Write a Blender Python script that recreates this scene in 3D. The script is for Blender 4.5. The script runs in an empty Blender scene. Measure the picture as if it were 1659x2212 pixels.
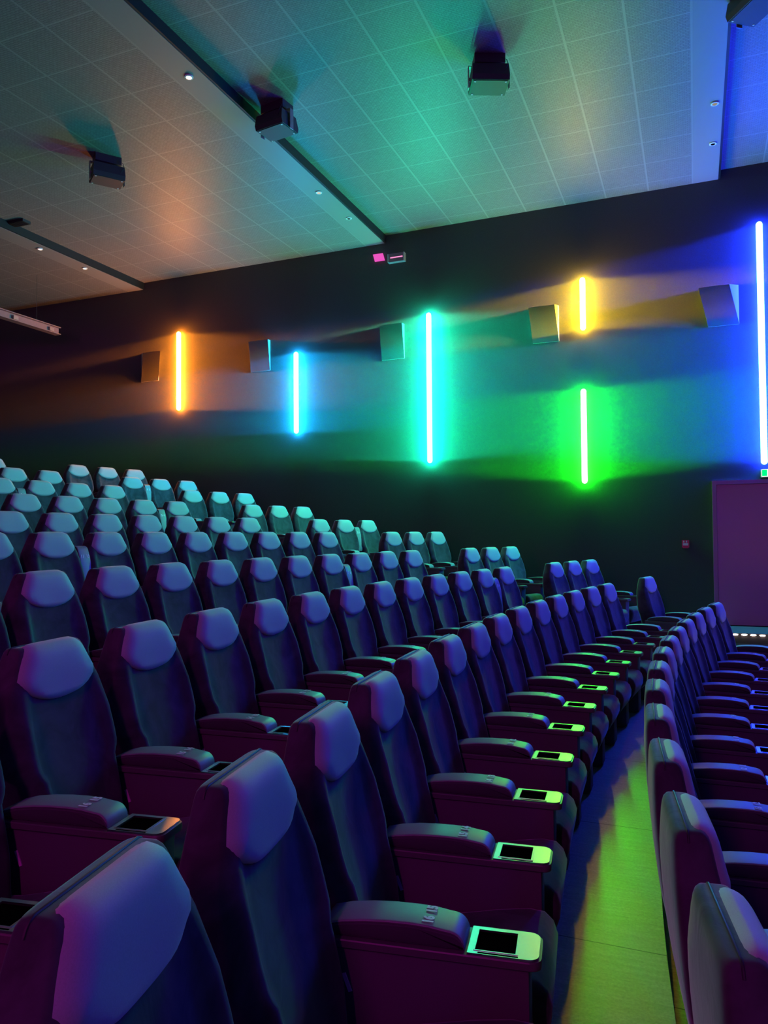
import bpy, math, random
from mathutils import Matrix, Vector
random.seed(7)
C = bpy.context.scene.collection
PI = math.pi
S = 0.578                     # seat pitch along a row

# ------------------------------------------------------------------ node helpers
def mat(name):
    m = bpy.data.materials.new(name); m.use_nodes = True
    nt = m.node_tree; nt.nodes.clear()
    out = nt.nodes.new('ShaderNodeOutputMaterial')
    return m, nt, out
def N(nt, typ, **kw):
    n = nt.nodes.new(typ)
    for k, v in kw.items():
        if k in n.inputs: n.inputs[k].default_value = v
        else: setattr(n, k, v)
    return n
def L(nt, a, b): nt.links.new(a, b)
def math_(nt, op, a, b=None, clamp=False):
    n = nt.nodes.new('ShaderNodeMath'); n.operation = op; n.use_clamp = clamp
    for i, v in enumerate((a, b)):
        if v is None: continue
        if isinstance(v, (int, float)): n.inputs[i].default_value = v
        else: L(nt, v, n.inputs[i])
    return n.outputs[0]
def principled(name, col, rough=.5, metal=0., sheen=0., spec=.5, noise=None, bump=None, sheen_rough=.4):
    """noise=(scale, amount): value variation; bump=(scale, strength, distance)"""
    m, nt, out = mat(name)
    p = nt.nodes.new('ShaderNodeBsdfPrincipled')
    p.inputs['Base Color'].default_value = (*col, 1); p.inputs['Roughness'].default_value = rough
    p.inputs['Metallic'].default_value = metal; p.inputs['Specular IOR Level'].default_value = spec
    if sheen:
        p.inputs['Sheen Weight'].default_value = sheen; p.inputs['Sheen Roughness'].default_value = sheen_rough
    tc = nt.nodes.new('ShaderNodeTexCoord')
    if noise:
        n = N(nt, 'ShaderNodeTexNoise', Scale=noise[0], Detail=5., Roughness=.65)
        L(nt, tc.outputs['Object'], n.inputs['Vector'])
        f = math_(nt, 'MULTIPLY', math_(nt, 'SUBTRACT', n.outputs[0], .5), 2 * noise[1])
        v = math_(nt, 'ADD', f, 1.0)
        mx = N(nt, 'ShaderNodeMix', data_type='RGBA', blend_type='MULTIPLY'); mx.inputs[0].default_value = 1
        mx.inputs[6].default_value = (*col, 1); L(nt, v, mx.inputs[7])
        L(nt, mx.outputs[2], p.inputs['Base Color'])
    if bump:
        n = N(nt, 'ShaderNodeTexNoise', Scale=bump[0], Detail=3.)
        L(nt, tc.outputs['Object'], n.inputs['Vector'])
        b = N(nt, 'ShaderNodeBump', Strength=bump[1], Distance=bump[2]); L(nt, n.outputs[0], b.inputs['Height'])
        L(nt, b.outputs[0], p.inputs['Normal'])
    L(nt, p.outputs[0], out.inputs[0])
    return m
def emitter(name, col, strength):
    m, nt, out = mat(name)
    e = N(nt, 'ShaderNodeEmission', Strength=strength); e.inputs[0].default_value = (*col, 1)
    L(nt, e.outputs[0], out.inputs[0]); return m

# ------------------------------------------------------------------ materials
def velvet_material():
    m, nt, out = mat('dark velvet upholstery')
    p = nt.nodes.new('ShaderNodeBsdfPrincipled'); tc = nt.nodes.new('ShaderNodeTexCoord')
    oi = nt.nodes.new('ShaderNodeObjectInfo')
    off = nt.nodes.new('ShaderNodeVectorMath'); off.operation = 'ADD'
    sc = nt.nodes.new('ShaderNodeVectorMath'); sc.operation = 'SCALE'
    co = N(nt, 'ShaderNodeCombineXYZ'); L(nt, oi.outputs['Random'], co.inputs[0]); L(nt, oi.outputs['Random'], co.inputs[2])
    L(nt, co.outputs[0], sc.inputs[0]); sc.inputs['Scale'].default_value = 37.
    L(nt, tc.outputs['Object'], off.inputs[0]); L(nt, sc.outputs[0], off.inputs[1])
    n1 = N(nt, 'ShaderNodeTexNoise', Scale=7., Detail=4., Roughness=.6, Distortion=.6); L(nt, off.outputs[0], n1.inputs['Vector'])
    r = nt.nodes.new('ShaderNodeMapRange'); L(nt, n1.outputs[0], r.inputs[0])
    r.inputs[1].default_value = .35; r.inputs[2].default_value = .65; r.inputs[3].default_value = .7; r.inputs[4].default_value = 1.35
    mx = N(nt, 'ShaderNodeMix', data_type='RGBA', blend_type='MULTIPLY'); mx.inputs[0].default_value = 1
    mx.inputs[6].default_value = (.062, .056, .07, 1); L(nt, r.outputs[0], mx.inputs[7])
    L(nt, mx.outputs[2], p.inputs['Base Color'])
    p.inputs['Roughness'].default_value = .85; p.inputs['Specular IOR Level'].default_value = .25
    p.inputs['Sheen Weight'].default_value = .55; p.inputs['Sheen Roughness'].default_value = .35
    n2 = N(nt, 'ShaderNodeTexNoise', Scale=900., Detail=2.); L(nt, tc.outputs['Object'], n2.inputs['Vector'])
    n3 = N(nt, 'ShaderNodeTexNoise', Scale=9., Detail=3., Distortion=1.2); L(nt, off.outputs[0], n3.inputs['Vector'])
    b1 = N(nt, 'ShaderNodeBump', Strength=.25, Distance=.0008); L(nt, n2.outputs[0], b1.inputs['Height'])
    b2 = N(nt, 'ShaderNodeBump', Strength=.18, Distance=.01); L(nt, n3.outputs[0], b2.inputs['Height']); L(nt, b1.outputs[0], b2.inputs['Normal'])
    L(nt, b2.outputs[0], p.inputs['Normal']); L(nt, p.outputs[0], out.inputs[0])
    return m
M_velvet = velvet_material()
M_head = principled('grey headrest cloth', (.46, .46, .48), .6, sheen=.3, noise=(350, .22), bump=(900, .3, .0006))
M_shell = principled('black backrest shell', (.03, .03, .032), .55)
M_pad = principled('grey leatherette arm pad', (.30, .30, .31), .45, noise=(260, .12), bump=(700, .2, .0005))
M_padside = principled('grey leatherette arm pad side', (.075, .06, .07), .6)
M_panel = principled('dark carpeted console side', (.125, .08, .115), .7, noise=(300, .25))
M_ledge = principled('dark laminated ledge', (.14, .10, .12), .4)
M_tray = principled('satin aluminium tray', (.50, .50, .50), .33, metal=1., noise=(60, .05))
M_well = principled('flat black insert', (.002, .002, .002), .9, spec=0.)
M_digit = emitter
def digit_material():
    return principled('white printed digits', (.95, .9, .93), .5)
M_digit = digit_material()
M_tag = principled('pink woven tag', (.85, .45, .75), .6)
M_base = principled('black seat base', (.02, .02, .02), .5)
M_spk = principled('dark grey painted cabinet', (.045, .045, .05), .5, noise=(200, .15))
M_spkface = principled('charcoal speaker grille', (.06, .06, .07), .6, noise=(400, .2))
M_metal = principled('zinc plated metal', (.35, .32, .32), .45, metal=.7)
M_screw = principled('bright screw', (.95, .95, .95), .5)
M_white = principled('white plastic', (.92, .9, .92), .4)
M_red = principled('red plastic', (.95, .06, .16), .35)
M_door = principled('painted door leaf', (.72, .20, .46), .55, noise=(40, .06))
M_frame = principled('painted door frame', (.55, .18, .42), .45)
M_carpet = principled('dark blue carpet', (.10, .10, .13), .9, noise=(160, .3), bump=(500, .5, .003))
M_black = principled('black led housing and riser shade', (.006, .006, .006), .6)
M_screen = principled('projection screen cloth', (.25, .25, .25), .8)
M_rail = principled('painted lighting rail', (.22, .14, .15), .5, noise=(30, .2))

M_edge = principled('speaker wooden side', (.62, .62, .58), .7)

def floor_material():
    m, nt, out = mat('worn vinyl plank aisle')
    p = nt.nodes.new('ShaderNodeBsdfPrincipled'); tc = nt.nodes.new('ShaderNodeTexCoord')
    mp = nt.nodes.new('ShaderNodeMapping'); mp.inputs['Scale'].default_value = (1., 9., 1.); L(nt, tc.outputs['Object'], mp.inputs['Vector'])
    n = N(nt, 'ShaderNodeTexNoise', Scale=5., Detail=6., Roughness=.7); L(nt, mp.outputs[0], n.inputs['Vector'])
    n2 = N(nt, 'ShaderNodeTexNoise', Scale=90., Detail=3., Roughness=.7); L(nt, tc.outputs['Object'], n2.inputs['Vector'])
    a = math_(nt, 'MULTIPLY', n.outputs[0], n2.outputs[0])
    r = nt.nodes.new('ShaderNodeMapRange'); L(nt, a, r.inputs[0]); r.inputs[1].default_value = .12; r.inputs[2].default_value = .4
    cr = N(nt, 'ShaderNodeMix', data_type='RGBA'); L(nt, r.outputs[0], cr.inputs[0])
    cr.inputs[6].default_value = (.30, .27, .24, 1); cr.inputs[7].default_value = (.58, .54, .50, 1)
    # joints across the aisle every 1.22 m
    sp = nt.nodes.new('ShaderNodeSeparateXYZ'); L(nt, tc.outputs['Object'], sp.inputs[0])
    fr = math_(nt, 'FRACT', math_(nt, 'DIVIDE', math_(nt, 'ADD', sp.outputs[1], 20.18), 1.22))
    j = math_(nt, 'LESS_THAN', fr, .0045)
    mj = N(nt, 'ShaderNodeMix', data_type='RGBA'); L(nt, j, mj.inputs[0]); L(nt, cr.outputs[2], mj.inputs[6]); mj.inputs[7].default_value = (.02, .02, .02, 1)
    L(nt, mj.outputs[2], p.inputs['Base Color'])
    rr = nt.nodes.new('ShaderNodeMapRange'); L(nt, n.outputs[0], rr.inputs[0]); rr.inputs[3].default_value = .34; rr.inputs[4].default_value = .48
    L(nt, rr.outputs[0], p.inputs['Roughness'])
    p.inputs['Specular IOR Level'].default_value = 1.
    b = N(nt, 'ShaderNodeBump', Strength=.35, Distance=.002); L(nt, a, b.inputs['Height']); L(nt, b.outputs[0], p.inputs['Normal'])
    L(nt, p.outputs[0], out.inputs[0]); return m
M_floor = floor_material()

def ceiling_material(name, x0, width, base):
    """suspended tiles, x0 = right hand edge; smooth plasterboard band on the last 0.33 m"""
    m, nt, out = mat(name)
    p = nt.nodes.new('ShaderNodeBsdfPrincipled'); tc = nt.nodes.new('ShaderNodeTexCoord')
    sp = nt.nodes.new('ShaderNodeSeparateXYZ'); L(nt, tc.outputs['Object'], sp.inputs[0])
    X, Y = sp.outputs[0], sp.outputs[1]
    g = x0 - .335
    u = math_(nt, 'FRACT', math_(nt, 'DIVIDE', math_(nt, 'ADD', math_(nt, 'SUBTRACT', X, g), 60.), .6))
    v = math_(nt, 'FRACT', math_(nt, 'DIVIDE', math_(nt, 'ADD', Y, 60. - 8.36), .6))
    def line(f, w):  # 1 on the bar
        d = math_(nt, 'ABSOLUTE', math_(nt, 'SUBTRACT', f, .5))
        return math_(nt, 'GREATER_THAN', d, .5 - w)
    bar = math_(nt, 'MAXIMUM', line(u, .018), line(v, .014))
    grid = math_(nt, 'LESS_THAN', X, g + .012)
    bar = math_(nt, 'MULTIPLY', bar, grid)
    # perforation: staggered short dashes
    mp = nt.nodes.new('ShaderNodeMapping'); mp.inputs['Scale'].default_value = (1, 1, 1); L(nt, tc.outputs['Object'], mp.inputs['Vector'])
    br = N(nt, 'ShaderNodeTexBrick', Scale=1.); L(nt, mp.outputs[0], br.inputs['Vector'])
    br.inputs['Brick Width'].default_value = .05; br.inputs['Row Height'].default_value = .025
    br.inputs['Mortar Size'].default_value = .0035; br.inputs['Mortar Smooth'].default_value = .3
    br.inputs['Color1'].default_value = (1, 1, 1, 1); br.inputs['Color2'].default_value = (.86, .86, .86, 1); br.inputs['Mortar'].default_value = (.62, .62, .62, 1)
    n = N(nt, 'ShaderNodeTexNoise', Scale=45., Detail=3., Roughness=.8); L(nt, tc.outputs['Object'], n.inputs['Vector'])
    h = math_(nt, 'MULTIPLY', br.outputs['Color'], math_(nt, 'ADD', math_(nt, 'MULTIPLY', n.outputs[0], .6), .65))
    fine = math_(nt, 'ADD', math_(nt, 'MULTIPLY', math_(nt, 'SUBTRACT', h, 1.), grid), 1.)
    sh = math_(nt, 'ADD', math_(nt, 'MULTIPLY', bar, .55), math_(nt, 'MULTIPLY', fine, math_(nt, 'SUBTRACT', 1., bar)))
    sh2 = math_(nt, 'ADD', sh, math_(nt, 'MULTIPLY', bar, .6))
    mx = N(nt, 'ShaderNodeMix', data_type='RGBA', blend_type='MULTIPLY'); mx.inputs[0].default_value = 1
    mx.inputs[6].default_value = (base, base, base * .97, 1); L(nt, sh2, mx.inputs[7]); L(nt, mx.outputs[2], p.inputs['Base Color'])
    p.inputs['Roughness'].default_value = .5; p.inputs['Specular IOR Level'].default_value = .5
    b = N(nt, 'ShaderNodeBump', Strength=1., Distance=.01); L(nt, math_(nt, 'SUBTRACT', math_(nt, 'MULTIPLY', fine, .3), math_(nt, 'MULTIPLY', bar, -1.)), b.inputs['Height'])
    L(nt, b.outputs[0], p.inputs['Normal']); L(nt, p.outputs[0], out.inputs[0]); return m

def wall_material(aniso=True):
    """stretched dark cloth, warp running (almost) upright so that a lamp smears sideways"""
    m, nt, out = mat('stretched acoustic wall cloth')
    tc = nt.nodes.new('ShaderNodeTexCoord')
    n = N(nt, 'ShaderNodeTexNoise', Scale=170., Detail=3., Roughness=.8); L(nt, tc.outputs['Object'], n.inputs['Vector'])
    v = math_(nt, 'ADD', math_(nt, 'MULTIPLY', n.outputs[0], .9), .55)
    d = nt.nodes.new('ShaderNodeBsdfDiffuse')
    mx = N(nt, 'ShaderNodeMix', data_type='RGBA', blend_type='MULTIPLY'); mx.inputs[0].default_value = 1
    mx.inputs[6].default_value = (.08, .08, .08, 1); L(nt, v, mx.inputs[7]); L(nt, mx.outputs[2], d.inputs[0])
    # round upright threads: each turns its face a different way about the upright axis
    wn = nt.nodes.new('ShaderNodeTexWhiteNoise'); wn.noise_dimensions = '3D'
    sc = nt.nodes.new('ShaderNodeVectorMath'); sc.operation = 'SCALE'; sc.inputs['Scale'].default_value = 2500.
    L(nt, tc.outputs['Object'], sc.inputs[0]); L(nt, sc.outputs[0], wn.inputs['Vector'])
    s0 = math_(nt, 'MULTIPLY', math_(nt, 'SUBTRACT', wn.outputs['Value'], .5), 2.)
    nx = math_(nt, 'ADD', math_(nt, 'MULTIPLY', math_(nt, 'SIGN', s0), .62), math_(nt, 'MULTIPLY', s0, WALL_S - .62))
    nc = N(nt, 'ShaderNodeCombineXYZ'); L(nt, nx, nc.inputs[0]); nc.inputs[1].default_value = -1.; L(nt, math_(nt, 'ADD', math_(nt, 'MULTIPLY', nx, -WALL_T), WALL_B), nc.inputs[2])
    nn = nt.nodes.new('ShaderNodeVectorMath'); nn.operation = 'NORMALIZE'; L(nt, nc.outputs[0], nn.inputs[0])
    g = nt.nodes.new('ShaderNodeBsdfAnisotropic'); g.distribution = 'GGX'
    g.inputs['Color'].default_value = (WALL_G, WALL_G * 1.05, WALL_G * 1.05, 1)
    g.inputs['Roughness'].default_value = .27; g.inputs['Anisotropy'].default_value = .74
    L(nt, nn.outputs[0], g.inputs['Normal'])
    t = N(nt, 'ShaderNodeCombineXYZ'); t.inputs[0].default_value = WALL_T; t.inputs[1].default_value = WALL_B; t.inputs[2].default_value = 1.
    L(nt, t.outputs[0], g.inputs['Tangent'])
    a = nt.nodes.new('ShaderNodeAddShader'); L(nt, d.outputs[0], a.inputs[0]); L(nt, g.outputs[0], a.inputs[1])
    L(nt, a.outputs[0], out.inputs[0]); return m
WALL_G, WALL_S, WALL_T, WALL_B = .025, 1.8, -.025, -.235
M_wall = wall_material()
M_wall_plain = principled('dark wall cloth', (.07, .07, .072), .9, noise=(170, .3))

# ------------------------------------------------------------------ mesh helpers
class MB:
    def __init__(s): s.v = []; s.f = []; s.m = []
    def add(s, vs, fs, mi=0):
        b = len(s.v); s.v += [tuple(v) for v in vs]; s.f += [[b + i for i in f] for f in fs]; s.m += [mi] * len(fs); return s
    def box(s, x0, y0, z0, x1, y1, z1, mi=0, M=None):
        vs = [Vector((x, y, z)) for z in (z0, z1) for y in (y0, y1) for x in (x0, x1)]
        if M is not None: vs = [M @ v for v in vs]
        return s.add(vs, [(0, 2, 3, 1), (4, 5, 7, 6), (0, 1, 5, 4), (1, 3, 7, 5), (3, 2, 6, 7), (2, 0, 4, 6)], mi)
    def rings(s, rings, mi=0, cap0=True, cap1=True):
        n = len(rings[0]); b = len(s.v)
        for r in rings: s.v += [tuple(v) for v in r]
        fs = []
        for i in range(len(rings) - 1):
            for j in range(n):
                fs.append([b + i * n + j, b + i * n + (j + 1) % n, b + (i + 1) * n + (j + 1) % n, b + (i + 1) * n + j])
        if cap0: fs.append([b + j for j in range(n)][::-1])
        if cap1: fs.append([b + (len(rings) - 1) * n + j for j in range(n)])
        s.f += fs; s.m += [mi] * len(fs); return s
    def cyl(s, c, axis, r, h, n=16, mi=0, r2=None):
        r2 = r if r2 is None else r2; a = Vector(axis).normalized()
        t = a.orthogonal().normalized(); b2 = a.cross(t); c = Vector(c)
        R0 = [c + (t * math.cos(2 * PI * i / n) + b2 * math.sin(2 * PI * i / n)) * r for i in range(n)]
        R1 = [c + a * h + (t * math.cos(2 * PI * i / n) + b2 * math.sin(2 * PI * i / n)) * r2 for i in range(n)]
        return s.rings([R0, R1], mi)
    def mesh(s, name, mats, smooth=True, angle=40):
        me = bpy.data.meshes.new(name); me.from_pydata(s.v, [], s.f)
        for m in (mats if isinstance(mats, (list, tuple)) else [mats]): me.materials.append(m)
        for p, mi in zip(me.polygons, s.m): p.material_index = mi
        import bmesh
        bm = bmesh.new(); bm.from_mesh(me); bmesh.ops.recalc_face_normals(bm, faces=bm.faces)
        if smooth:
            for f in bm.faces: f.smooth = True
            for e in bm.edges:
                if len(e.link_faces) == 2 and e.calc_face_angle(0) > math.radians(angle): e.smooth = False
        bm.to_mesh(me); bm.free()
        return me
def obj(name, me, parent=None):
    o = bpy.data.objects.new(name, me); C.objects.link(o)
    if parent: o.parent = parent
    return o
def tag(o, label=None, cat=None, group=None, kind=None):
    if label: o['label'] = label
    if cat: o['category'] = cat
    if group: o['group'] = group
    if kind: o['kind'] = kind
    return o
def empty(name, loc=(0, 0, 0), rz=0.):
    o = bpy.data.objects.new(name, None); C.objects.link(o); o.location = loc; o.rotation_euler = (0, 0, rz)
    o.empty_display_size = .1; return o
def struct(o, label, cat): return tag(o, label, cat, kind='structure')

def slab(profile, hw, r=.012, steps=3, inset=None):
    """extrude a side profile [(x,z)...] over y in [-hw,hw] with softly rounded side edges"""
    cx = sum(p[0] for p in profile) / len(profile); cz = sum(p[1] for p in profile) / len(profile)
    n = len(profile)
    nrm = []
    for i in range(n):
        ax, az = profile[i - 1]; bx, bz = profile[(i + 1) % n]
        tx, tz = bx - ax, bz - az; l = math.hypot(tx, tz) or 1; nx, nz = tz / l, -tx / l
        if nx * (profile[i][0] - cx) + nz * (profile[i][1] - cz) < 0: nx, nz = -nx, -nz
        nrm.append((nx, nz))
    def ring(y, d): return [(p[0] - q[0] * d, y, p[1] - q[1] * d) for p, q in zip(profile, nrm)]
    R = []
    for i in range(steps + 1):
        a = PI / 2 * i / steps; R.append(ring(-hw + r * (1 - math.sin(a)), r * (1 - math.cos(a))))
    R = [ring(-hw + r * (1 - math.sin(PI / 2 * i / steps)), r * (1 - math.cos(PI / 2 * i / steps)) ) for i in range(steps + 1)]
    # start at the outer face (inset by r) and run to the full profile
    R = [ring(-hw + r * (1 - math.cos(PI / 2 * i / steps)), r * (1 - math.sin(PI / 2 * i / steps))) for i in range(steps + 1)]
    R2 = [[(x, -y, z) for x, y, z in rg] for rg in R[::-1]]
    return R + R2

# ------------------------------------------------------------------ the seat (faces +x, top of back at x=0, z=1)
ST = [(.10, .07, .150, .195), (.20, .045, .165, .205), (.30, .02, .170, .212), (.42, -.012, .158, .220), (.50, -.03, .140, .224),
      (.565, -.043, .122, .230), (.59, -.047, .115, .252), (.61, -.05, .110, .262), (.66, -.056, .096, .266), (.74, -.063, .076, .262), (.80, -.067, .062, .252), (.85, -.069, .052, .238),
      (.89, -.069, .046, .215), (.925, -.068, .040, .196), (.955, -.067, .034, .180), (.975, -.065, .029, .170), (.988, -.062, .023, .163),
      (.996, -.056, .015, .156), (1.0, -.047, .005, .145)]
def stat(z):
    for a, b in zip(ST, ST[1:]):
        if z <= b[0]:
            t = (z - a[0]) / (b[0] - a[0]); t = max(0, t); return tuple(p + (q - p) * t for p, q in zip(a, b))
    return ST[-1]
def bolster(z, s):        # s = |y|/w : raised side bolsters, hollow middle
    k = min(1, max(0, (z - .12) / .15)) * min(1, max(0, (.93 - z) / .2))
    return k * (.030 * math.exp(-((s - .80) / .13) ** 2) - .012 * math.exp(-(s / .5) ** 2))
def front_x(z, y):
    _, xr, xf, w = stat(z); s = min(1, abs(y) / w)
    n = 6.
    return (xf + xr) / 2 + (xf - xr) / 2 * (1 - s ** n) ** (1 / n) + bolster(z, s)
def backrest_mesh():
    mb = MB(); rings = []
    for (z, xr, xf, w) in ST:
        cx, hx = (xf + xr) / 2, (xf - xr) / 2; ring = []
        ss = [0, .12, .25, .38, .5, .6, .68, .75, .8, .85, .9, .94, .97, .99, 1.0]
        n = 6.
        front = [(front_x(z, s * w), s * w) for s in ss]
        back = [(cx - hx * (1 - s ** n) ** (1 / n), s * w) for s in ss[:-1]]
        pts = front + back[::-1] + [(x, -y) for x, y in back[1:]] + [(x, -y) for x, y in front[::-1][:-1]]
        ring = [(x, y, z) for x, y in pts]
        rings.append(ring)
    mb.rings(rings)
    return mb.mesh('backrest', M_velvet, angle=60)
def headrest_mesh():
    HW = [(.806, .085), (.815, .118), (.835, .158), (.865, .188), (.895, .205), (.925, .190), (.955, .173), (.985, .155), (1.0, .138)]
    def hw(z):
        for p, q in zip(HW, HW[1:]):
            if z <= q[0]: return p[1] + (q[1] - p[1]) * max(0, (z - p[0]) / (q[0] - p[0]))
        return HW[-1][1]
    zs = [.806, .810, .815, .824, .835, .85, .865, .88, .895, .91, .92, .94, .96, .975, .986, .994, .999, 1.0]
    us = [-1, -.97, -.9, -.78, -.6, -.4, -.2, 0, .2, .4, .6, .78, .9, .97, 1]
    vs = []; fs = []; nz = len(zs); nu = len(us)
    for i, z in enumerate(zs):
        for u in us:
            # lower edge sags in a shallow curve
            zz = z + (.012 * (abs(u) ** 2.2) * max(0, (.90 - z) / .09) if z < .90 else 0)
            y = u * hw(z)
            _, xr, xf, w = stat(zz)
            x = front_x(zz, y)
            e = (1 - abs(u) ** 8) * (1 - (1 - min(1, (z - .806) / .03)) ** 3)
            d = -.006 + .024 * e
            up = min(1, max(0, (z - .95) / .05)) ** 1.5
            vs.append((x + d * math.sqrt(max(0, 1 - up * up)) - .004 * up, y, zz + d * up * .55))
    for i in range(nz - 1):
        for j in range(nu - 1):
            fs.append((i * nu + j, i * nu + j + 1, (i + 1) * nu + j + 1, (i + 1) * nu + j))
    # tuck over the crown
    b = len(vs)
    for j, u in enumerate(us): vs.append((-.028, u * .130, .994))
    for j in range(nu - 1): fs.append(((nz - 1) * nu + j, (nz - 1) * nu + j + 1, b + j + 1, b + j))
    mb = MB(); mb.add(vs, fs); return mb.mesh('headrest', M_head, angle=75)
def piping_mesh():
    mb = MB(); R = []
    for z in (.93, .955, .975, .988, .996, 1.0, 1.001): pass
    pts = []
    for z in [.978, .988, .996, 1.001]:
        _, xr, xf, w = stat(z); pts.append((-.03 if z < .99 else -.03, -w * .995, z))
    pts = pts + [(x, -y, z) for x, y, z in pts[::-1]]
    rings = []
    for i, p in enumerate(pts):
        a = Vector(pts[max(0, i - 1)]); b = Vector(pts[min(len(pts) - 1, i + 1)]); t = (b - a).normalized()
        u = Vector((1, 0, 0)); v = t.cross(u).normalized()
        rings.append([Vector(p) + (u * math.cos(2 * PI * k / 6) + v * math.sin(2 * PI * k / 6)) * .003 for k in range(6)])
    mb.rings(rings); return mb.mesh('piping', M_shell)
def cushion_mesh():
    prof = [(.13, .19), (.13, .295), (.22, .305), (.36, .335), (.50, .365), (.60, .381), (.650, .377), (.678, .352), (.690, .315), (.686, .27),
            (.666, .22), (.636, .182), (.60, .17), (.575, .19), (.40, .20)]
    R = slab(prof, .212, .03, 4); mb = MB(); mb.rings(R); return mb.mesh('seat_cushion', M_velvet, angle=50)
def base_mesh():
    mb = MB(); prof = [(.16, 0), (.16, .20), (.50, .20), (.47, .10), (.50, .02), (.50, 0)]
    mb.rings(slab(prof, .17, .01, 2)); return mb.mesh('seat_base', M_base, angle=40)
def seat_proto(me):
    return me
ME = dict(backrest=backrest_mesh(), headrest=headrest_mesh(), piping=piping_mesh(), seat_cushion=cushion_mesh(), seat_base=base_mesh())

# ------------------------------------------------------------------ the console between two seats
def arc_pts(cx, cz, r, a0, a1, n):
    return [(cx + r * math.cos(a0 + (a1 - a0) * i / n), cz + r * math.sin(a0 + (a1 - a0) * i / n)) for i in range(n + 1)]
def panel_mesh():
    mb = MB(); mb.rings(slab([(.06, 0), (.075, .488), (.638, .488), (.640, .02), (.61, 0)], .060, .006, 2)); return mb.mesh('side_panel', M_panel)
def ledge_mesh():
    # rounded nose, seen from above
    pts = [(.075, -.070), (.640, -.070)] + [(.640 + .028 * math.sin(a), -.045 - .025 * math.cos(a)) for a in [PI / 8 * i for i in range(5)]]
    pts = pts + [(x, -y) for x, y in pts[::-1]]
    mb = MB()
    def ring(z, k): return [(x if x > .3 else x, y * k, z) for x, y in pts]
    mb.rings([ring(.484, .96), ring(.487, 1), ring(.503, 1), ring(.506, .97)]); return mb.mesh('ledge', M_ledge, angle=30)
PADPROF = [(.105, .508), (.100, .522), (.112, .536), (.16, .548), (.22, .556), (.28, .560), (.34, .561), (.39, .559), (.425, .554)] + \
          arc_pts(.440, .512, .040, PI / 2.1, 0, 5) + [(.480, .508)]
def pad_mesh():
    mb = MB(); n = len(PADPROF)
    R = slab(PADPROF, .056, .007, 3)
    mb.rings(R)
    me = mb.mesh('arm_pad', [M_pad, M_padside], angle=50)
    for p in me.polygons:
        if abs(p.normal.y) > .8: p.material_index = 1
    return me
def seam_mesh():
    mb = MB()
    for s in (-1, 1):
        pts = [Vector((x, s * .0553, z - .010)) for x, z in PADPROF[2:-2]]
        rings = []
        for i, p in enumerate(pts):
            t = (pts[min(i + 1, len(pts) - 1)] - pts[max(i - 1, 0)]).normalized(); u = Vector((0, 1, 0)); v = t.cross(u)
            rings.append([p + (u * math.cos(2 * PI * k / 5) + v * math.sin(2 * PI * k / 5)) * .0022 for k in range(5)])
        mb.rings(rings)
    return mb.mesh('stitched_seam', M_panel)
def tray_mesh():
    z0, z1 = .506, .512
    out = [(.487, -.066), (.636, -.066)] + [(.636 + .026 * math.sin(a), -.042 - .024 * math.cos(a)) for a in [PI / 8 * i for i in range(1, 5)]]
    out = out + [(x, -y) for x, y in out[::-1]]
    inn = [(.505, -.049), (.605, -.049), (.605, .049), (.505, .049)]
    mb = MB(); n = len(out); m = 4
    vs = [(x, y, z0) for x, y in out] + [(x, y, z1) for x, y in out] + [(x, y, z1) for x, y in inn] + [(x, y, z0) for x, y in inn]
    fs = [(i, (i + 1) % n, n + (i + 1) % n, n + i) for i in range(n)]
    # top: bridge outer loop to inner rectangle
    half = n // 2
    o = n; ii = 2 * n; ib = 2 * n + 4
    fs += [(o + 0, o + 1, ii + 1, ii + 0), (o + n - 1, o + 0, ii + 0, ii + 3), (o + n - 2, o + n - 1, ii + 3, ii + 2)]
    fs += [[ii + 2, ii + 1] + [o + k for k in range(1, n - 1)]]
    fs += [(ii + k, ii + (k + 1) % 4, ib + (k + 1) % 4, ib + k) for k in range(4)]
    mb.add(vs, fs)
    return mb.mesh('tray', M_tray, angle=25)
def rim_mesh():
    mb = MB()
    for (a, b, c, d) in [(.501, -.052, .505, .052), (.605, -.052, .612, .052), (.505, -.0525, .605, -.049), (.505, .049, .605, .0525)]:
        mb.box(a, b, .511, c, d, .5132)
    return mb.mesh('tray_rim', M_tray, smooth=False)
def well_shade_mesh():
    mb = MB(); mb.box(.505, -.049, .5062, .605, .049, .5075); return mb.mesh('cup_well', M_well, smooth=False)  # flat black insert, the cup hole's depth shade put into its colour
def slot_mesh():
    mb = MB(); mb.box(.513, -.0625, .511, .612, -.0580, .5126); return mb.mesh('tray_slot', M_well, smooth=False)
def tag_mesh():
    mb = MB(); M = Matrix.Translation((.175, 0, .395)) @ Matrix.Rotation(math.radians(-22), 4, 'Y')
    mb.box(-.005, -.0635, -.024, .005, -.058, .024, M=M); return mb.mesh('care_tag', M_tag, smooth=False)
ME.update(side_panel=panel_mesh(), ledge=ledge_mesh(), arm_pad=pad_mesh(), stitched_seam=seam_mesh(), tray=tray_mesh(), tray_rim=rim_mesh(),
          cup_well=well_shade_mesh(), tray_slot=slot_mesh(), care_tag=tag_mesh())
TXT = {}
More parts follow.
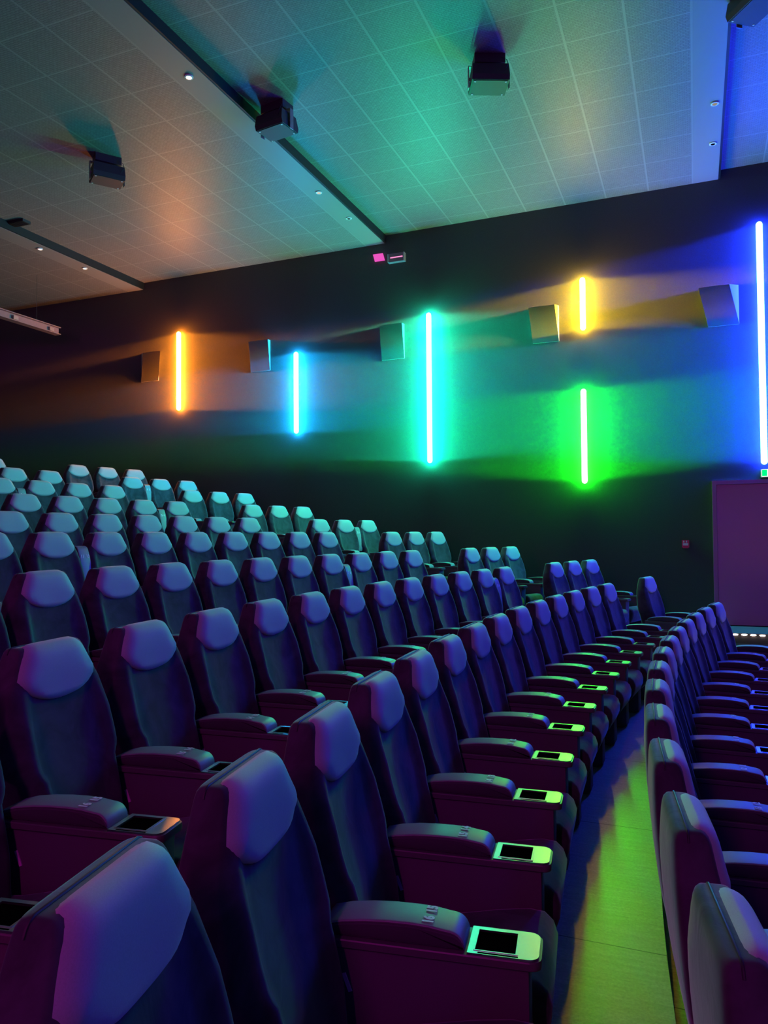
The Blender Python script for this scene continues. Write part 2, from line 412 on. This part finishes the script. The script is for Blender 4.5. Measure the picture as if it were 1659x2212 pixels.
def text_mesh(s, size=.038, bold=.0018):
    key = (s, size)
    if key in TXT: return TXT[key]
    cu = bpy.data.curves.new('seat_number', 'FONT'); cu.body = s; cu.size = size; cu.align_x = 'CENTER'; cu.align_y = 'CENTER'
    cu.offset = bold; cu.extrude = .0004; cu.space_character = .95; cu.resolution_u = 3
    o = bpy.data.objects.new('tmp_text', cu); C.objects.link(o)
    bpy.context.view_layer.update()
    me = bpy.data.meshes.new_from_object(o.evaluated_get(bpy.context.evaluated_depsgraph_get()))
    bpy.data.objects.remove(o); bpy.data.curves.remove(cu)
    me.name = 'seat_number'; me.materials.clear(); me.materials.append(M_digit); TXT[key] = me
    return me

# ------------------------------------------------------------------ rows (concentric arcs)
XC, YC, GAP = 18.950, 4.7136, 1.4977
ZT = [-.7287, -.5483, -.3786, -.1923, .0307, .2218, .4584, .7118, .9591, 1.1988]
RR = [19.141, 20.190, 21.272, 22.325, 23.436, 24.544, 25.660, 26.781, 27.885, 28.977]
OFF = [3.803, 3.765, 3.714, 3.643, 3.662, 3.666, 3.666, 3.709, 3.655, 3.624]
CAMZ = 1.547
FL = [z + CAMZ - 1.0 for z in ZT]
ROWNAME = ['front row at the right edge', 'row just left of the floor aisle', 'third row from the front', 'fourth row from the front',
           'fifth row from the front', 'sixth row from the front', 'seventh row from the front', 'eighth row from the front', 'row before the rearmost', 'rearmost row']
ROWSHORT = ['front row', 'second row', 'third row', 'fourth row', 'fifth row', 'sixth row', 'seventh row', 'eighth row', 'ninth row', 'tenth row']
ORD = 'first second third fourth fifth sixth seventh eighth ninth tenth eleventh twelfth thirteenth fourteenth'.split()
# camera frame
CR = Vector((.92517134, .37948168, -.00718653)); CU = Vector((.01800158, -.02495882, .99952639)); CF = Vector((-.37912258, .92486254, .02992246))
FOC = 1639.10
def project(p):
    d = Vector(p) - Vector((0, 0, CAMZ)); w = d.dot(CF)
    if w < .15: return None
    return 829.5 + FOC * d.dot(CR) / w, 1106 - FOC * d.dot(CU) / w
def place(k, arc):
    a = arc / RR[k]
    return Vector((XC - RR[k] * math.cos(a), YC + RR[k] * math.sin(a), FL[k])), -a
def in_view(loc, rz, pts, mx=60):
    M = Matrix.Translation(loc) @ Matrix.Rotation(rz, 4, 'Z')
    for p in pts:
        q = project(M @ Vector(p))
        if q and -mx < q[0] < 1659 + mx and -mx < q[1] < 2212 + mx: return True
    return False
def add_part(name, parent, sub=None):
    return obj(name, ME[name], parent)
first_seat = None
def build_seat():
    r = empty('cinema_seat')
    b = add_part('backrest', r); h = add_part('headrest', r); h['label'] = 'pale grey headrest cushion'
    add_part('piping', b); add_part('seat_cushion', r); add_part('seat_base', r)
    return r
def build_console(raised=False):
    r = empty('armrest_console')
    p = add_part('side_panel', r); add_part('care_tag', p)
    add_part('ledge', r)
    a = add_part('arm_pad', r); a['label'] = 'grey padded arm'
    add_part('stitched_seam', a)
    t = add_part('tray', r); t['label'] = 'satin metal tray'
    for n in ('tray_rim', 'cup_well', 'tray_slot'): add_part(n, t)
    if raised:
        M = Matrix.Translation((.088, 0, .53)) @ Matrix.Rotation(math.radians(-102), 4, 'Y') @ Matrix.Diagonal((1, 1, -1, 1)) @ Matrix.Translation((-.10, 0, -.53))
        a.matrix_local = M
    return r
def copy_tree(o, parent=None):
    c = o.copy(); C.objects.link(c); c.parent = parent
    if parent is not None: c.matrix_parent_inverse = Matrix.Identity(4)
    for ch in list(o.children): copy_tree(ch, c)
    return c
RAISED = {(4, 11), (7, 7), (6, 5), (3, 7), (5, 2), (2, 5), (8, 3)}
# row index 3 = C, raised between 7|6 ; stored as (row, higher number)
seat0 = None; con0 = {}
def put_seat(k, arc, label, group):
    global seat0
    loc, rz = place(k, arc)
    if not in_view(loc, rz, [(0, y, z) for y in (-.2, .2) for z in (1., .8)] + [(.1, 0, .5), (.6, 0, .45)]): return
    if seat0 is None: seat0 = build_seat(); s = seat0
    else: s = copy_tree(seat0)
    s.location = loc; s.rotation_euler = (0, 0, rz); tag(s, label, 'cinema seat', group)
def put_console(k, arc, label, group, text=None, raised=False):
    loc, rz = place(k, arc)
    if not in_view(loc, rz, [(.1, 0, .5), (.3, 0, .56), (.66, 0, .5), (.4, 0, .3)]): return
    if raised not in con0: con0[raised] = build_console(raised); c = con0[raised]
    else:
        c = copy_tree(con0[raised])
        for ch in list(c.children):
            for g in list(ch.children):
                if g.name.startswith('seat_number'): bpy.data.objects.remove(g)
    c.location = loc; c.rotation_euler = (0, 0, rz); tag(c, label, 'armrest', group)
    if text:
        pad = [ch for ch in c.children if ch.name.startswith('arm_pad')][0]
        t = obj('seat_number', text_mesh(text), pad); t['label'] = 'white printed seat numbers'
        if raised:   # upright on the side that faces the screen, near the top
            # glyph up = -? : local frame of pad is mirrored; place on the (now front facing) top surface
            t.matrix_local = Matrix.Translation((.400, 0, .5595)) @ Matrix(((0, 1, 0, 0), (1, 0, 0, 0), (0, 0, 1, 0), (0, 0, 0, 1)))
            t.matrix_local = Matrix.Translation((.385, 0, .5605)) @ Matrix(((0, 1, 0, 0), (1, 0, 0, 0), (0, 0, 1, 0), (0, 0, 0, 1)))
        else:
            t.matrix_local = Matrix.Translation((.385, 0, .5618)) @ Matrix.Rotation(math.radians(1), 4, "Y") @ Matrix.Rotation(PI / 2, 4, 'Z') @ Matrix.Rotation(math.radians(0), 4, 'X')
for k in range(10):
    for i in range(14):
        n = 4 + i
        put_seat(k, OFF[k] - i * S, f'dark velvet cinema seat, {ORD[i]} from the far aisle, {ROWNAME[k]}', 'cinema seats of the main block')
        if i < 13:
            rs = (k, n + 1) in RAISED
            put_console(k, OFF[k] - (i + .5) * S,
                        f'{"folded-up grey armrest" if rs else "grey armrest console with tray"} printed {n + 1} {n} in the {ROWSHORT[k]}',
                        'armrest consoles of the main block', f'{n + 1}  {n}', rs)
    put_console(k, OFF[k] + .5 * S, f'unnumbered armrest console ending the main block, {ROWNAME[k]}', 'armrest consoles of the main block')
    for i in range(3):
        n = 3 - i; who = ['third seat from the far wall', 'middle seat of three by far wall', 'seat right against the far wall'][i]
        arc = OFF[k] + GAP + i * S
        if k == 0 or (k == 1 and i): continue
        if k == 1: who = 'single seat beyond the far aisle'
        put_seat(k, arc, f'dark velvet {who}, {ROWNAME[k]}', 'cinema seats by the far wall')
        if i < 2 and k > 1:
            rs = (k, n) in RAISED
            put_console(k, arc + .5 * S, f'{"folded-up grey armrest" if rs else "grey armrest console"} printed {n} {n - 1} near the far wall, {ROWSHORT[k]}',
                        'armrest consoles by the far wall', f'{n}  {n - 1}', rs)
    if k:
        put_console(k, OFF[k] + GAP - .5 * S, f'unnumbered armrest console across the far aisle, {ROWNAME[k]}', 'armrest consoles by the far wall')
        put_console(k, OFF[k] + GAP + (2.5 if k > 1 else .5) * S, f'armrest console touching the far wall, {ROWNAME[k]}' if k > 1 else 'armrest console on the far side of the single seat beyond the far aisle', 'armrest consoles by the far wall')

# ------------------------------------------------------------------ terraces
WY, NY = 11.65, -2.2          # far wall, near wall
XL, XR = -13.6, 7.4           # rear wall, screen wall
def arc_line(R, n=40):
    pts = []
    for i in range(n + 1):
        y = NY - .1 + (WY + .2 - NY) * i / n
        s = (y - YC) / R; pts.append((XC - R * math.sqrt(max(0, 1 - s * s)), y))
    return pts
def terrace(name, Rin, Rout, z, zb, m, label):
    a = arc_line(Rin); b = arc_line(Rout) if Rout else [(XL - .1, p[1]) for p in a]
    n = len(a); vs = [(x, y, z) for x, y in a] + [(x, y, z) for x, y in b] + [(x, y, zb) for x, y in a] + [(x, y, zb) for x, y in b]
    fs = []
    for i in range(n - 1):
        fs += [(i, i + 1, n + i + 1, n + i), (2 * n + i, 2 * n + i + 1, i + 1, i), (3 * n + i, 3 * n + i + 1, n + i + 1, n + i), (2 * n + i, 3 * n + i, 3 * n + i + 1, 2 * n + i + 1)]
    fs += [(0, n, 3 * n, 2 * n), (n - 1, 2 * n - 1, 4 * n - 1, 3 * n - 1)]
    mb = MB(); mb.add(vs, fs); o = obj(name, mb.mesh(name, m, smooth=False)); return struct(o, label, 'floor')
EDGE = .01                   # a platform reaches from behind row k-1 to behind row k
names = ['platform under the front row', 'aisle platform in front of the second row, lit green']
for k in range(10):
    Rin = RR[k - 1] + EDGE if k else RR[0] - .99
    Rout = RR[k] + EDGE if k < 9 else None
    lab = ['dark vinyl floor under the front row', 'vinyl aisle floor lit lime green beside the front row'][k] if k < 2 else f'stepped platform carrying the {ROWNAME[k]}'
    terrace('floor', Rin, Rout, FL[k], -1.2, M_floor if k < 2 else M_carpet, lab)
mb = MB(); mb.box(-1.5, NY - .1, -1.25, XR + .1, WY + .1, -.35); struct(obj('floor', mb.mesh('floor', M_carpet, smooth=False)), 'flat carpeted floor towards the screen', 'floor')

# exit landing below the door, with a LED nosing
LX0, LX1, LY = .42, 3.4, 10.78
mb = MB(); mb.box(LX0, LY, -.35, LX1, WY, .25); struct(obj('trim_1', mb.mesh('exit_landing', M_carpet, smooth=False)), 'dark exit landing below the magenta lit door', 'landing')
mb = MB(); mb.box(LX0, LY - .02, .12, LX1, LY + .003, .25); led = obj('led_step_strip', mb.mesh('led_step_strip', M_black, smooth=False))
tag(led, 'string of tiny white lights along the step below the door', 'light strip')
def blob(r, n=8, m=5):
    mb = MB(); rings = []
    for i in range(m + 1):
        a = -PI / 2 + PI * i / m; rr = max(1e-4, r * math.cos(a)); rings.append([(rr * math.cos(2 * PI * j / n), rr * math.sin(2 * PI * j / n), r * math.sin(a)) for j in range(n)])
    mb.rings(rings); return mb
M_led = emitter('warm white led', (1., .72, .62), 60.)
bead = blob(.010).mesh('led_bead', M_led)
for i in range(28):
    o = obj('led_bead', bead, led); o.location = (LX0 + .03 + i * .105, LY - .028, .235); o.scale = (3.4, 1, .8)

# ------------------------------------------------------------------ walls
TOPZ = 7.2
mb = MB(); mb.box(XL, WY, -1.2, XR, WY + .15, TOPZ); struct(obj('wall_far', mb.mesh('wall_far', M_wall, smooth=False)), 'far side wall of stretched dark cloth washed by coloured tubes', 'wall')
mb = MB(); mb.box(XL, NY - .15, -1.2, XR, NY, TOPZ); struct(obj('wall_near', mb.mesh('wall_near', M_wall_plain, smooth=False)), 'near side wall of dark cloth behind the viewer', 'wall')
mb = MB(); mb.box(XL - .15, NY - .15, -1.2, XL, WY + .15, TOPZ); struct(obj('wall_rear', mb.mesh('wall_rear', M_wall_plain, smooth=False)), 'dark rear wall behind the last row', 'wall')
mb = MB(); mb.box(XR, NY - .15, -1.2, XR + .15, WY + .15, TOPZ); struct(obj('wall_screen', mb.mesh('wall_screen', M_wall_plain, smooth=False)), 'dark wall at the screen end', 'wall')

# ------------------------------------------------------------------ ceiling in falling sections
EDGES = [5.50, .39, -4.73, -9.76, XL]
ZS = [5.13, 5.0, 4.87, 4.74]
for i in range(4):
    x1, x0 = EDGES[i], EDGES[i + 1]; z = ZS[i] + CAMZ + .01
    if i == 0: x1 = XR
    mb = MB(); mb.box(x0, NY, z, x1 + (0 if i == 0 else .0), WY, z + .45)
    m = ceiling_material(f'ceiling tiles section {i + 1}', EDGES[i] , 0, .26)
    struct(obj('ceiling', mb.mesh('ceiling', m, smooth=False)), ['blue lit tiled ceiling at the right edge', 'teal and yellow lit middle section of tiled ceiling',
           'orange lit section of tiled ceiling at left', 'lowest dark section of ceiling at far left'][i], 'ceiling')
    if i:
        # black strip over the step's riser, its shade put into the colour
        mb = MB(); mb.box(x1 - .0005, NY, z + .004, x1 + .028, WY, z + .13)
        struct(obj(f'trim_{i + 1}', mb.mesh('riser_shade', M_black, smooth=False)), ['', 'black painted shade along the right ceiling step riser', 'black painted shade along the middle ceiling step riser', 'black painted shade along the left ceiling step riser'][i], 'trim')

# ------------------------------------------------------------------ light tubes on the walls
def tube_mesh(h, r, m):
    mb = MB(); n = 12; rings = []
    for i in range(5): a = PI / 2 * i / 4; rings.append([(r * math.sin(a + 1e-3) * math.cos(2 * PI * j / n), r * math.sin(a + 1e-3) * math.sin(2 * PI * j / n), r - r * math.cos(a)) for j in range(n)])
    for i in range(5): a = PI / 2 * (1 - i / 4); rings.append([(r * math.sin(a + 1e-3) * math.cos(2 * PI * j / n), r * math.sin(a + 1e-3) * math.sin(2 * PI * j / n), h - r + r * math.cos(a)) for j in range(n)])
    mb.rings(rings); return mb.mesh('light_tube', m)
def light_tube(x, z0, z1, col, st, label, far=True, r=.042, group='coloured light tubes on the far wall'):
    y = WY - .066 if far else NY + .066; k = (WY - .066) / WY if far else 1.
    x, z0, z1 = x * k, z0 * k, z1 * k
    t = empty('light_tube', (x, y, z0 + CAMZ)); tag(t, label, 'light tube', group)
    h = z1 - z0
    o = obj('tube', tube_mesh(h, r, emitter('glow ' + label[:24], col, st)), t); o['label'] = 'glowing tube'
    for zz in (.12, h - .12):
        mb = MB(); mb.box(-.015, (.036 if far else -.070), zz - .012, .015, (.070 if far else -.036), zz + .012); obj('bracket', mb.mesh('bracket', M_shell, smooth=False), t)
    return t
u = .876
light_tube(-10.185 * u, 2.69 * u, 4.39 * u, (1., .25, .012), 185, 'orange light tube, leftmost on the far wall')
light_tube(-7.33 * u, 2.03 * u, 3.67 * u, (.008, .38, 1.), 200, 'sky blue light tube between the orange and the tall turquoise tube')
light_tube(-4.525 * u, 1.32 * u, 4.13 * u, (.008, 1., .55), 215, 'tall turquoise light tube in the middle of the far wall')
light_tube(-1.725 * u, 3.49 * u, 4.41 * u, (1., .62, .014), 165, 'short yellow light tube above the green one')
light_tube(-1.735 * u, .85 * u, 2.48 * u, (.010, 1., .01), 245, 'green light tube below the short yellow one')
light_tube(1.025 * u, 1.06 * u, 4.93 * u, (.008, .03, 1.), 220, 'tall deep blue light tube at the right edge above the door')
light_tube(3.85 * u, 1.0 * u, 4.3 * u, (.02, .04, 1.), 210, 'deep blue light tube on the far wall beyond the door')
light_tube(6.6 * u, 1.0 * u, 4.0 * u, (.05, .03, 1.), 200, 'violet light tube on the far wall nearest the screen')
NG = 'coloured light tubes on the near wall'
light_tube(-5.4, 1.6, 3.6, (1., .02, .8), 52, 'magenta light tube on the near wall towards the back rows', False, group=NG)
light_tube(-.9, 1.0, 2.8, (1., .02, .75), 72, 'magenta light tube on the near wall closest to the viewer', False, group=NG)
light_tube(4.6, 1.0, 3.2, (.04, .03, 1.), 34, 'indigo light tube on the near wall ahead of the viewer', False, group=NG)

# ------------------------------------------------------------------ surround speakers on the far wall
def wall_speaker(zt, zb, w, label, x_right, turn):
    r = empty('wall_speaker', (x_right - w / 2, WY, zb)); h = zt - zb
    mb = MB(); d0, d1 = .010, .085
    vs = [(-w / 2, -d0, 0), (w / 2, -d0, 0), (w / 2 - turn, -d1, h), (-w / 2 - turn, -d1, h), (-w / 2, 0, 0), (w / 2, 0, 0), (w / 2, 0, h), (-w / 2, 0, h)]
    mb.add(vs, [(0, 1, 2, 3)], 1); mb.add(vs, [(1, 5, 6, 2), (4, 0, 3, 7), (3, 2, 6, 7), (4, 5, 1, 0), (5, 4, 7, 6)], 0)
    obj('cabinet', mb.mesh('cabinet', [M_edge, M_wall], smooth=False), r)
    tag(r, label, 'speaker', 'surround speakers on the far wall')
def WP(x, y):            # pixel to point on the far wall plane (used to take off sizes)
    d = CF * FOC + CR * (x - 829.5) - CU * (y - 1106); s = WY / d.y; return Vector((0, 0, CAMZ)) + d * s
for (xr, yt, yb, w, lab, tn) in [(343, 761, 822, .41, 'wedge speaker left of the orange tube showing its front', -0.1),
                             (584, 735, 800, .40, 'wedge speaker left of the sky blue tube', 0.0),
                             (874, 700, 774, .40, 'wedge speaker left of the tall turquoise tube', 0.012),
                             (1208, 660, 737, .40, 'wedge speaker left of the short yellow tube', 0.05),
                             (1597, 615, 700, .40, 'wedge speaker left of the tall deep blue tube', 0.12)]:
    a = WP(xr, yt); b = WP(xr, yb); wall_speaker(a.z, b.z, w, lab, b.x, tn)

# ------------------------------------------------------------------ door, sign, call point, signs under the ceiling
dx0, dzt, dzb = .26 * u, .825 * u + CAMZ, .25
r = empty('door_1', (dx0, WY, dzb)); struct(r, 'tall magenta lit exit door at the right edge', 'door')
W2 = 1.75; H = dzt - dzb
mb = MB(); mb.box(0, -.07, 0, .055, 0, H); mb.box(W2 - .055, -.07, 0, W2, 0, H); mb.box(.055, -.07, H - .055, W2 - .055, 0, H); obj('door_frame', mb.mesh('door_frame', M_frame, smooth=False), r)
for i, (a, b) in enumerate(((.058, W2 / 2 - .003), (W2 / 2 + .003, W2 - .058))):
    mb = MB(); mb.box(a, -.048, .012, b, -.005, H - .06); obj('door_leaf', mb.mesh('door_leaf', M_door, smooth=False), r)
mb = MB(); mb.box(.84, -.115, H - .16, 1.05, -.05, H - .10); obj('door_closer', mb.mesh('door_closer', M_shell, smooth=False), r)
M_green = emitter('green exit panel', (.0, .75, .12), 2.2); M_lit = emitter('white exit panel', (.75, 1., .72), 2.6)
p = WP(1643, 1014); q = WP(1643, 1032)
r = empty('exit_sign', (p.x, WY, q.z)); tag(r, 'lit green and white exit sign above the door', 'exit sign')
h = p.z - q.z
mb = MB(); mb.box(0, -.07, 0, .34, 0, h); obj('housing', mb.mesh('housing', M_white, smooth=False), r)
mb = MB(); mb.box(.008, -.074, .012, .332, -.070, h - .008); pn = obj('panel', mb.mesh('panel', M_lit, smooth=False), r)
mb = MB(); mb.box(.010, -.0765, .016, .075, -.074, h - .012)
for (x0, x1) in ((.17, .325),): mb.box(x0, -.0765, .016, x1, -.074, h - .012)
obj('pictogram', mb.mesh('pictogram', M_green, smooth=False), pn)
mb = MB(); mb.add([(.09, -.0767, h / 2), (.125, -.0767, h / 2 + .022), (.125, -.0767, h / 2 + .008), (.16, -.0767, h / 2 + .008), (.16, -.0767, h / 2 - .008), (.125, -.0767, h / 2 - .008), (.125, -.0767, h / 2 - .022)], [(0, 1, 2, 3, 4, 5, 6)])
obj('arrow', mb.mesh('arrow', M_green, smooth=False), pn)

p = WP(1473, 1167); q = WP(1489, 1184)
r = empty('fire_call_point', (p.x, WY, q.z)); tag(r, 'small red fire alarm call point left of the door', 'fire alarm button')
w, h = q.x - p.x, p.z - q.z
mb = MB(); mb.box(0, -.05, h * .08, w, .004, h); mb.box(w * .12, -.045, 0, w * .88, 0, h * .08); obj('housing', mb.mesh('housing', M_red, smooth=False), r)
mb = MB(); mb.box(w * .14, -.053, h * .34, w * .86, -.05, h * .64); obj('press_plate', mb.mesh('press_plate', M_white, smooth=False), r)
mb = MB(); mb.box(w * .18, -.053, h * .72, w * .34, -.05, h * .95); mb.box(w * .56, -.053, h * .72, w * .72, -.05, h * .95); obj('reflector', mb.mesh('reflector', M_white, smooth=False), r)

M_plate_glow = emitter('pink plate painted glow', (1., .11, .62), .85)  # emission stands in for magenta light falling on a plain plate
p = [WP(x, y) for x, y in ((808, 552), (829, 549), (833, 564), (812, 567))]
mb = MB(); vs = [(v.x, WY - .05, v.z) for v in p] + [(v.x, WY - .03, v.z) for v in p]
o = Vector((sum(v.x for v in p) / 4, WY, sum(v.z for v in p) / 4))
vs = [(a - o.x, b - o.y, c - o.z) for a, b, c in vs]
mb.add(vs, [(0, 1, 2, 3), (7, 6, 5, 4), (0, 4, 5, 1), (1, 5, 6, 2), (2, 6, 7, 3), (3, 7, 4, 0)])
r = empty('safety_sign', o); obj('plate', mb.mesh('plate', M_plate_glow, smooth=False), r)
mb = MB(); mb.box(-.03, -.03, -.03, .03, 0, .03); obj('mount', mb.mesh('mount', M_shell, smooth=False), r)
tag(r, 'small pink square plate with painted glow high on the far wall', 'sign')
p = WP(841, 551); q = WP(877, 567)
r = empty('emergency_lamp', ((p.x + q.x) / 2, WY, (p.z + q.z) / 2)); w = (q.x - p.x) / 2; h = .07
mb = MB(); mb.box(-w, -.08, -h, w, .004, h); hs = obj('housing', mb.mesh('housing', principled('mauve clear plastic', (.35, .16, .25), .3), smooth=False), r)
mb = MB(); mb.box(-w, -.083, -h, -w + .012, -.08, h); mb.box(w - .012, -.083, -h, w, -.08, h); obj('end_cap', mb.mesh('end_cap', M_white, smooth=False), r)
mb = MB(); mb.box(-w + .05, -.086, -.008, w - .03, -.08, .008); obj('light_bar', mb.mesh('light_bar', emitter('pink light bar', (1., .3, .6), 1.2), smooth=False), r)
tag(r, 'slim emergency lamp with a pink light line beside the pink plate', 'emergency lamp')

# ------------------------------------------------------------------ ceiling speakers
def ceiling_speaker(x, y, rz, zc, label, zb=4.43):
    r = empty('ceiling_speaker', (x, y, zb + CAMZ), rz); tag(r, label, 'speaker', 'black speakers hung from the ceiling')
    mb = MB(); w, d, h = .195, .145, .17    # half width, half depth, height
    # tapered cabinet: narrower on top
    vs = [(-w, -d, .0), (w, -d, 0), (w, d, 0), (-w, d, 0), (-w, -d - .02, .05), (w, -d - .02, .05), (w, d + .01, .05), (-w, d + .01, .05), (-w * .96, -d, h), (w * .96, -d, h), (w * .96, d * .8, h), (-w * .96, d * .8, h)]
    mb.add(vs, [(3, 2, 1, 0), (0, 1, 5, 4), (1, 2, 6, 5), (2, 3, 7, 6), (3, 0, 4, 7), (4, 5, 9, 8), (5, 6, 10, 9), (6, 7, 11, 10), (7, 4, 8, 11), (8, 9, 10, 11)])
    cab = obj('cabinet', mb.mesh('cabinet', M_spk, smooth=False), r)
    mb = MB(); mb.box(-w + .012, -d + .012, -.006, w - .012, d - .012, .001); g = obj('grille', mb.mesh('grille', M_spkface, smooth=False), r); g['label'] = 'flat charcoal grille facing down'
    for sx in (-1, 1):
        for sy in (-1, 1):
            mb = MB(); mb.cyl((sx * (w - .035), sy * (d - .03), -.006), (0, 0, -1), .010, .004, 10); obj('screw', mb.mesh('screw', M_screw), g)
    mb = MB()
    for sx in (-1, 1): mb.box(sx * (w + .018) - .004, -.03, -.02, sx * (w + .018) + .004, .03, .21)
    mb.box(-w - .022, -.03, .205, w + .022, .03, .213)
    for sx in (-1, 1): mb.cyl((sx * (w + .022), 0, .08), (-sx, 0, 0), .018, .03, 10)
    obj('bracket', mb.mesh('bracket', M_metal, smooth=False), r)
    top = zc - zb
    mb = MB(); mb.box(-.16, -.10, .213, .16, .10, top + .02); mt = obj('mount', mb.mesh('mount', M_spk, smooth=False), r)
    mb = MB(); mb.box(-.05, -.094, .235, .05, -.09, .262); obj('rating_plate', mb.mesh('rating_plate', M_rail, smooth=False), mt)
    mb = MB(); pts = [(w * .7, -.16, .08), (w * .9, -.17, .15), (.17, -.13, .22), (.12, -.11, .26)]
    rings = [[Vector(p) + Vector((math.cos(2 * PI * k / 6), math.sin(2 * PI * k / 6), 0)) * .004 for k in range(6)] for p in pts]; mb.rings(rings); obj('cable', mb.mesh('cable', M_shell), r)
ceiling_speaker(-1.93, 7.70, math.radians(24), 5.0, 'black ceiling speaker hanging at the top centre of the picture', 4.70)
ceiling_speaker(-4.43, 7.60, math.radians(-8), 5.0, 'black ceiling speaker hanging beside the middle ceiling step', 4.70)
ceiling_speaker(-6.93, 7.58, math.radians(54), 4.87, 'black ceiling speaker hanging at the left of the ceiling', 4.57)
ceiling_speaker(.60, 7.70, math.radians(-54), 5.13, 'black ceiling speaker cut off by the top right corner', 4.83)

# ------------------------------------------------------------------ downlights, vent, rail
def downlight(x, y, z, lit, label):
    r = empty('downlight', (x, y, z + CAMZ)); tag(r, label, 'ceiling light', 'small recessed ceiling lights')
    mb = MB(); n = 20; ro, ri = .045, .030
    A = [(ro * math.cos(2 * PI * i / n), ro * math.sin(2 * PI * i / n), .008) for i in range(n)]
    B = [(ro * math.cos(2 * PI * i / n), ro * math.sin(2 * PI * i / n), -.004) for i in range(n)]
    D = [(ri * math.cos(2 * PI * i / n), ri * math.sin(2 * PI * i / n), -.006) for i in range(n)]
    E2 = [(ri * .9 * math.cos(2 * PI * i / n), ri * .9 * math.sin(2 * PI * i / n), .006) for i in range(n)]
    mb.rings([A, B, D, E2]); obj('ring', mb.mesh('ring', M_white), r)
    mb = MB(); mb.cyl((0, 0, -.003), (0, 0, 1), .027, .003, 16)
    obj('lens', mb.mesh('lens', emitter('downlight lens', (1., .8, .6), lit) if lit else M_well), r)
downlight(-4.888, 6.55, 4.87, 8., 'bright round downlight near the top of the middle ceiling step')
downlight(-4.87, 9.52, 4.87, .8, 'faint round downlight midway along the middle ceiling step')
downlight(-4.85, 10.49, 4.87, 0, 'dark round downlight near the far wall, middle ceiling step')
downlight(.30, 9.54, 5.0, .3, 'round blue lit downlight at the right ceiling step, nearer one')
downlight(.30, 10.53, 5.0, 0, 'round blue lit downlight at the right ceiling step, by the wall')
downlight(-9.90, 9.30, 4.74, 3., 'small glowing downlight beside the left ceiling step, nearer one')
downlight(-9.90, 10.29, 4.74, 3., 'small glowing downlight beside the left ceiling step, by the wall')
mb = MB(); mb.box(-.19, -.075, -.03, .19, .075, .01)
for i in range(5): mb.box(-.17, -.06 + i * .026, -.036, .17, -.05 + i * .026, -.03)
o = obj('ceiling_vent', mb.mesh('ceiling_vent', M_shell, smooth=False)); o.location = (-9.62, 8.60, 4.87 + CAMZ); tag(o, 'flat black vent box at the head of the left ceiling step', 'vent')
# open lighting rail at far left, hung from the ceiling
r = empty('lighting_rail', (-10.95, 10.62, 3.84 + CAMZ)); tag(r, 'pinkish open metal rail hanging near the left edge', 'rail')
mb = MB(); mb.box(-.07, -4.2, .055, .07, .10, .07); mb.box(-.07, -4.2, -.07, .07, .10, -.055); mb.box(-.012, -4.2, -.055, .012, .10, .055); obj('channel', mb.mesh('channel', M_rail, smooth=False), r)
for yy in (-3.6, -2.7, -1.8, -.9, -.1):
    mb = MB(); mb.box(.012, yy - .05, -.045, .06, yy + .05, .02); obj('fixing', mb.mesh('fixing', M_metal, smooth=False), r)
for yy in (-3.4, -.4):
    mb = MB(); mb.cyl((0, yy, .07), (0, 0, 1), .003, 4.74 - 3.84 - .05, 8); obj('hanger', mb.mesh('hanger', M_shell), r)

# ------------------------------------------------------------------ world, camera, view
w = bpy.data.worlds.new('World'); bpy.context.scene.world = w; w.use_nodes = True
w.node_tree.nodes['Background'].inputs[0].default_value = (0, 0, 0, 1); w.node_tree.nodes['Background'].inputs[1].default_value = 0
cd = bpy.data.cameras.new('Camera'); cam = bpy.data.objects.new('Camera', cd); C.objects.link(cam)
cd.sensor_fit = 'VERTICAL'; cd.sensor_height = 36.; cd.lens = FOC / 2212 * 36; cd.clip_start = .05; cd.clip_end = 100
M = Matrix(((CR.x, CU.x, -CF.x, 0), (CR.y, CU.y, -CF.y, 0), (CR.z, CU.z, -CF.z, CAMZ), (0, 0, 0, 1)))
cam.matrix_world = M
sc = bpy.context.scene; sc.camera = cam
sc.view_settings.view_transform = 'Standard'; sc.view_settings.look = 'None'; sc.view_settings.gamma = 1; sc.view_settings.use_curve_mapping = False
sc.view_settings.exposure = 0.0
sc.cycles.max_bounces = 5; sc.cycles.diffuse_bounces = 3; sc.cycles.glossy_bounces = 3
sc.cycles.caustics_reflective = False; sc.cycles.caustics_refractive = False
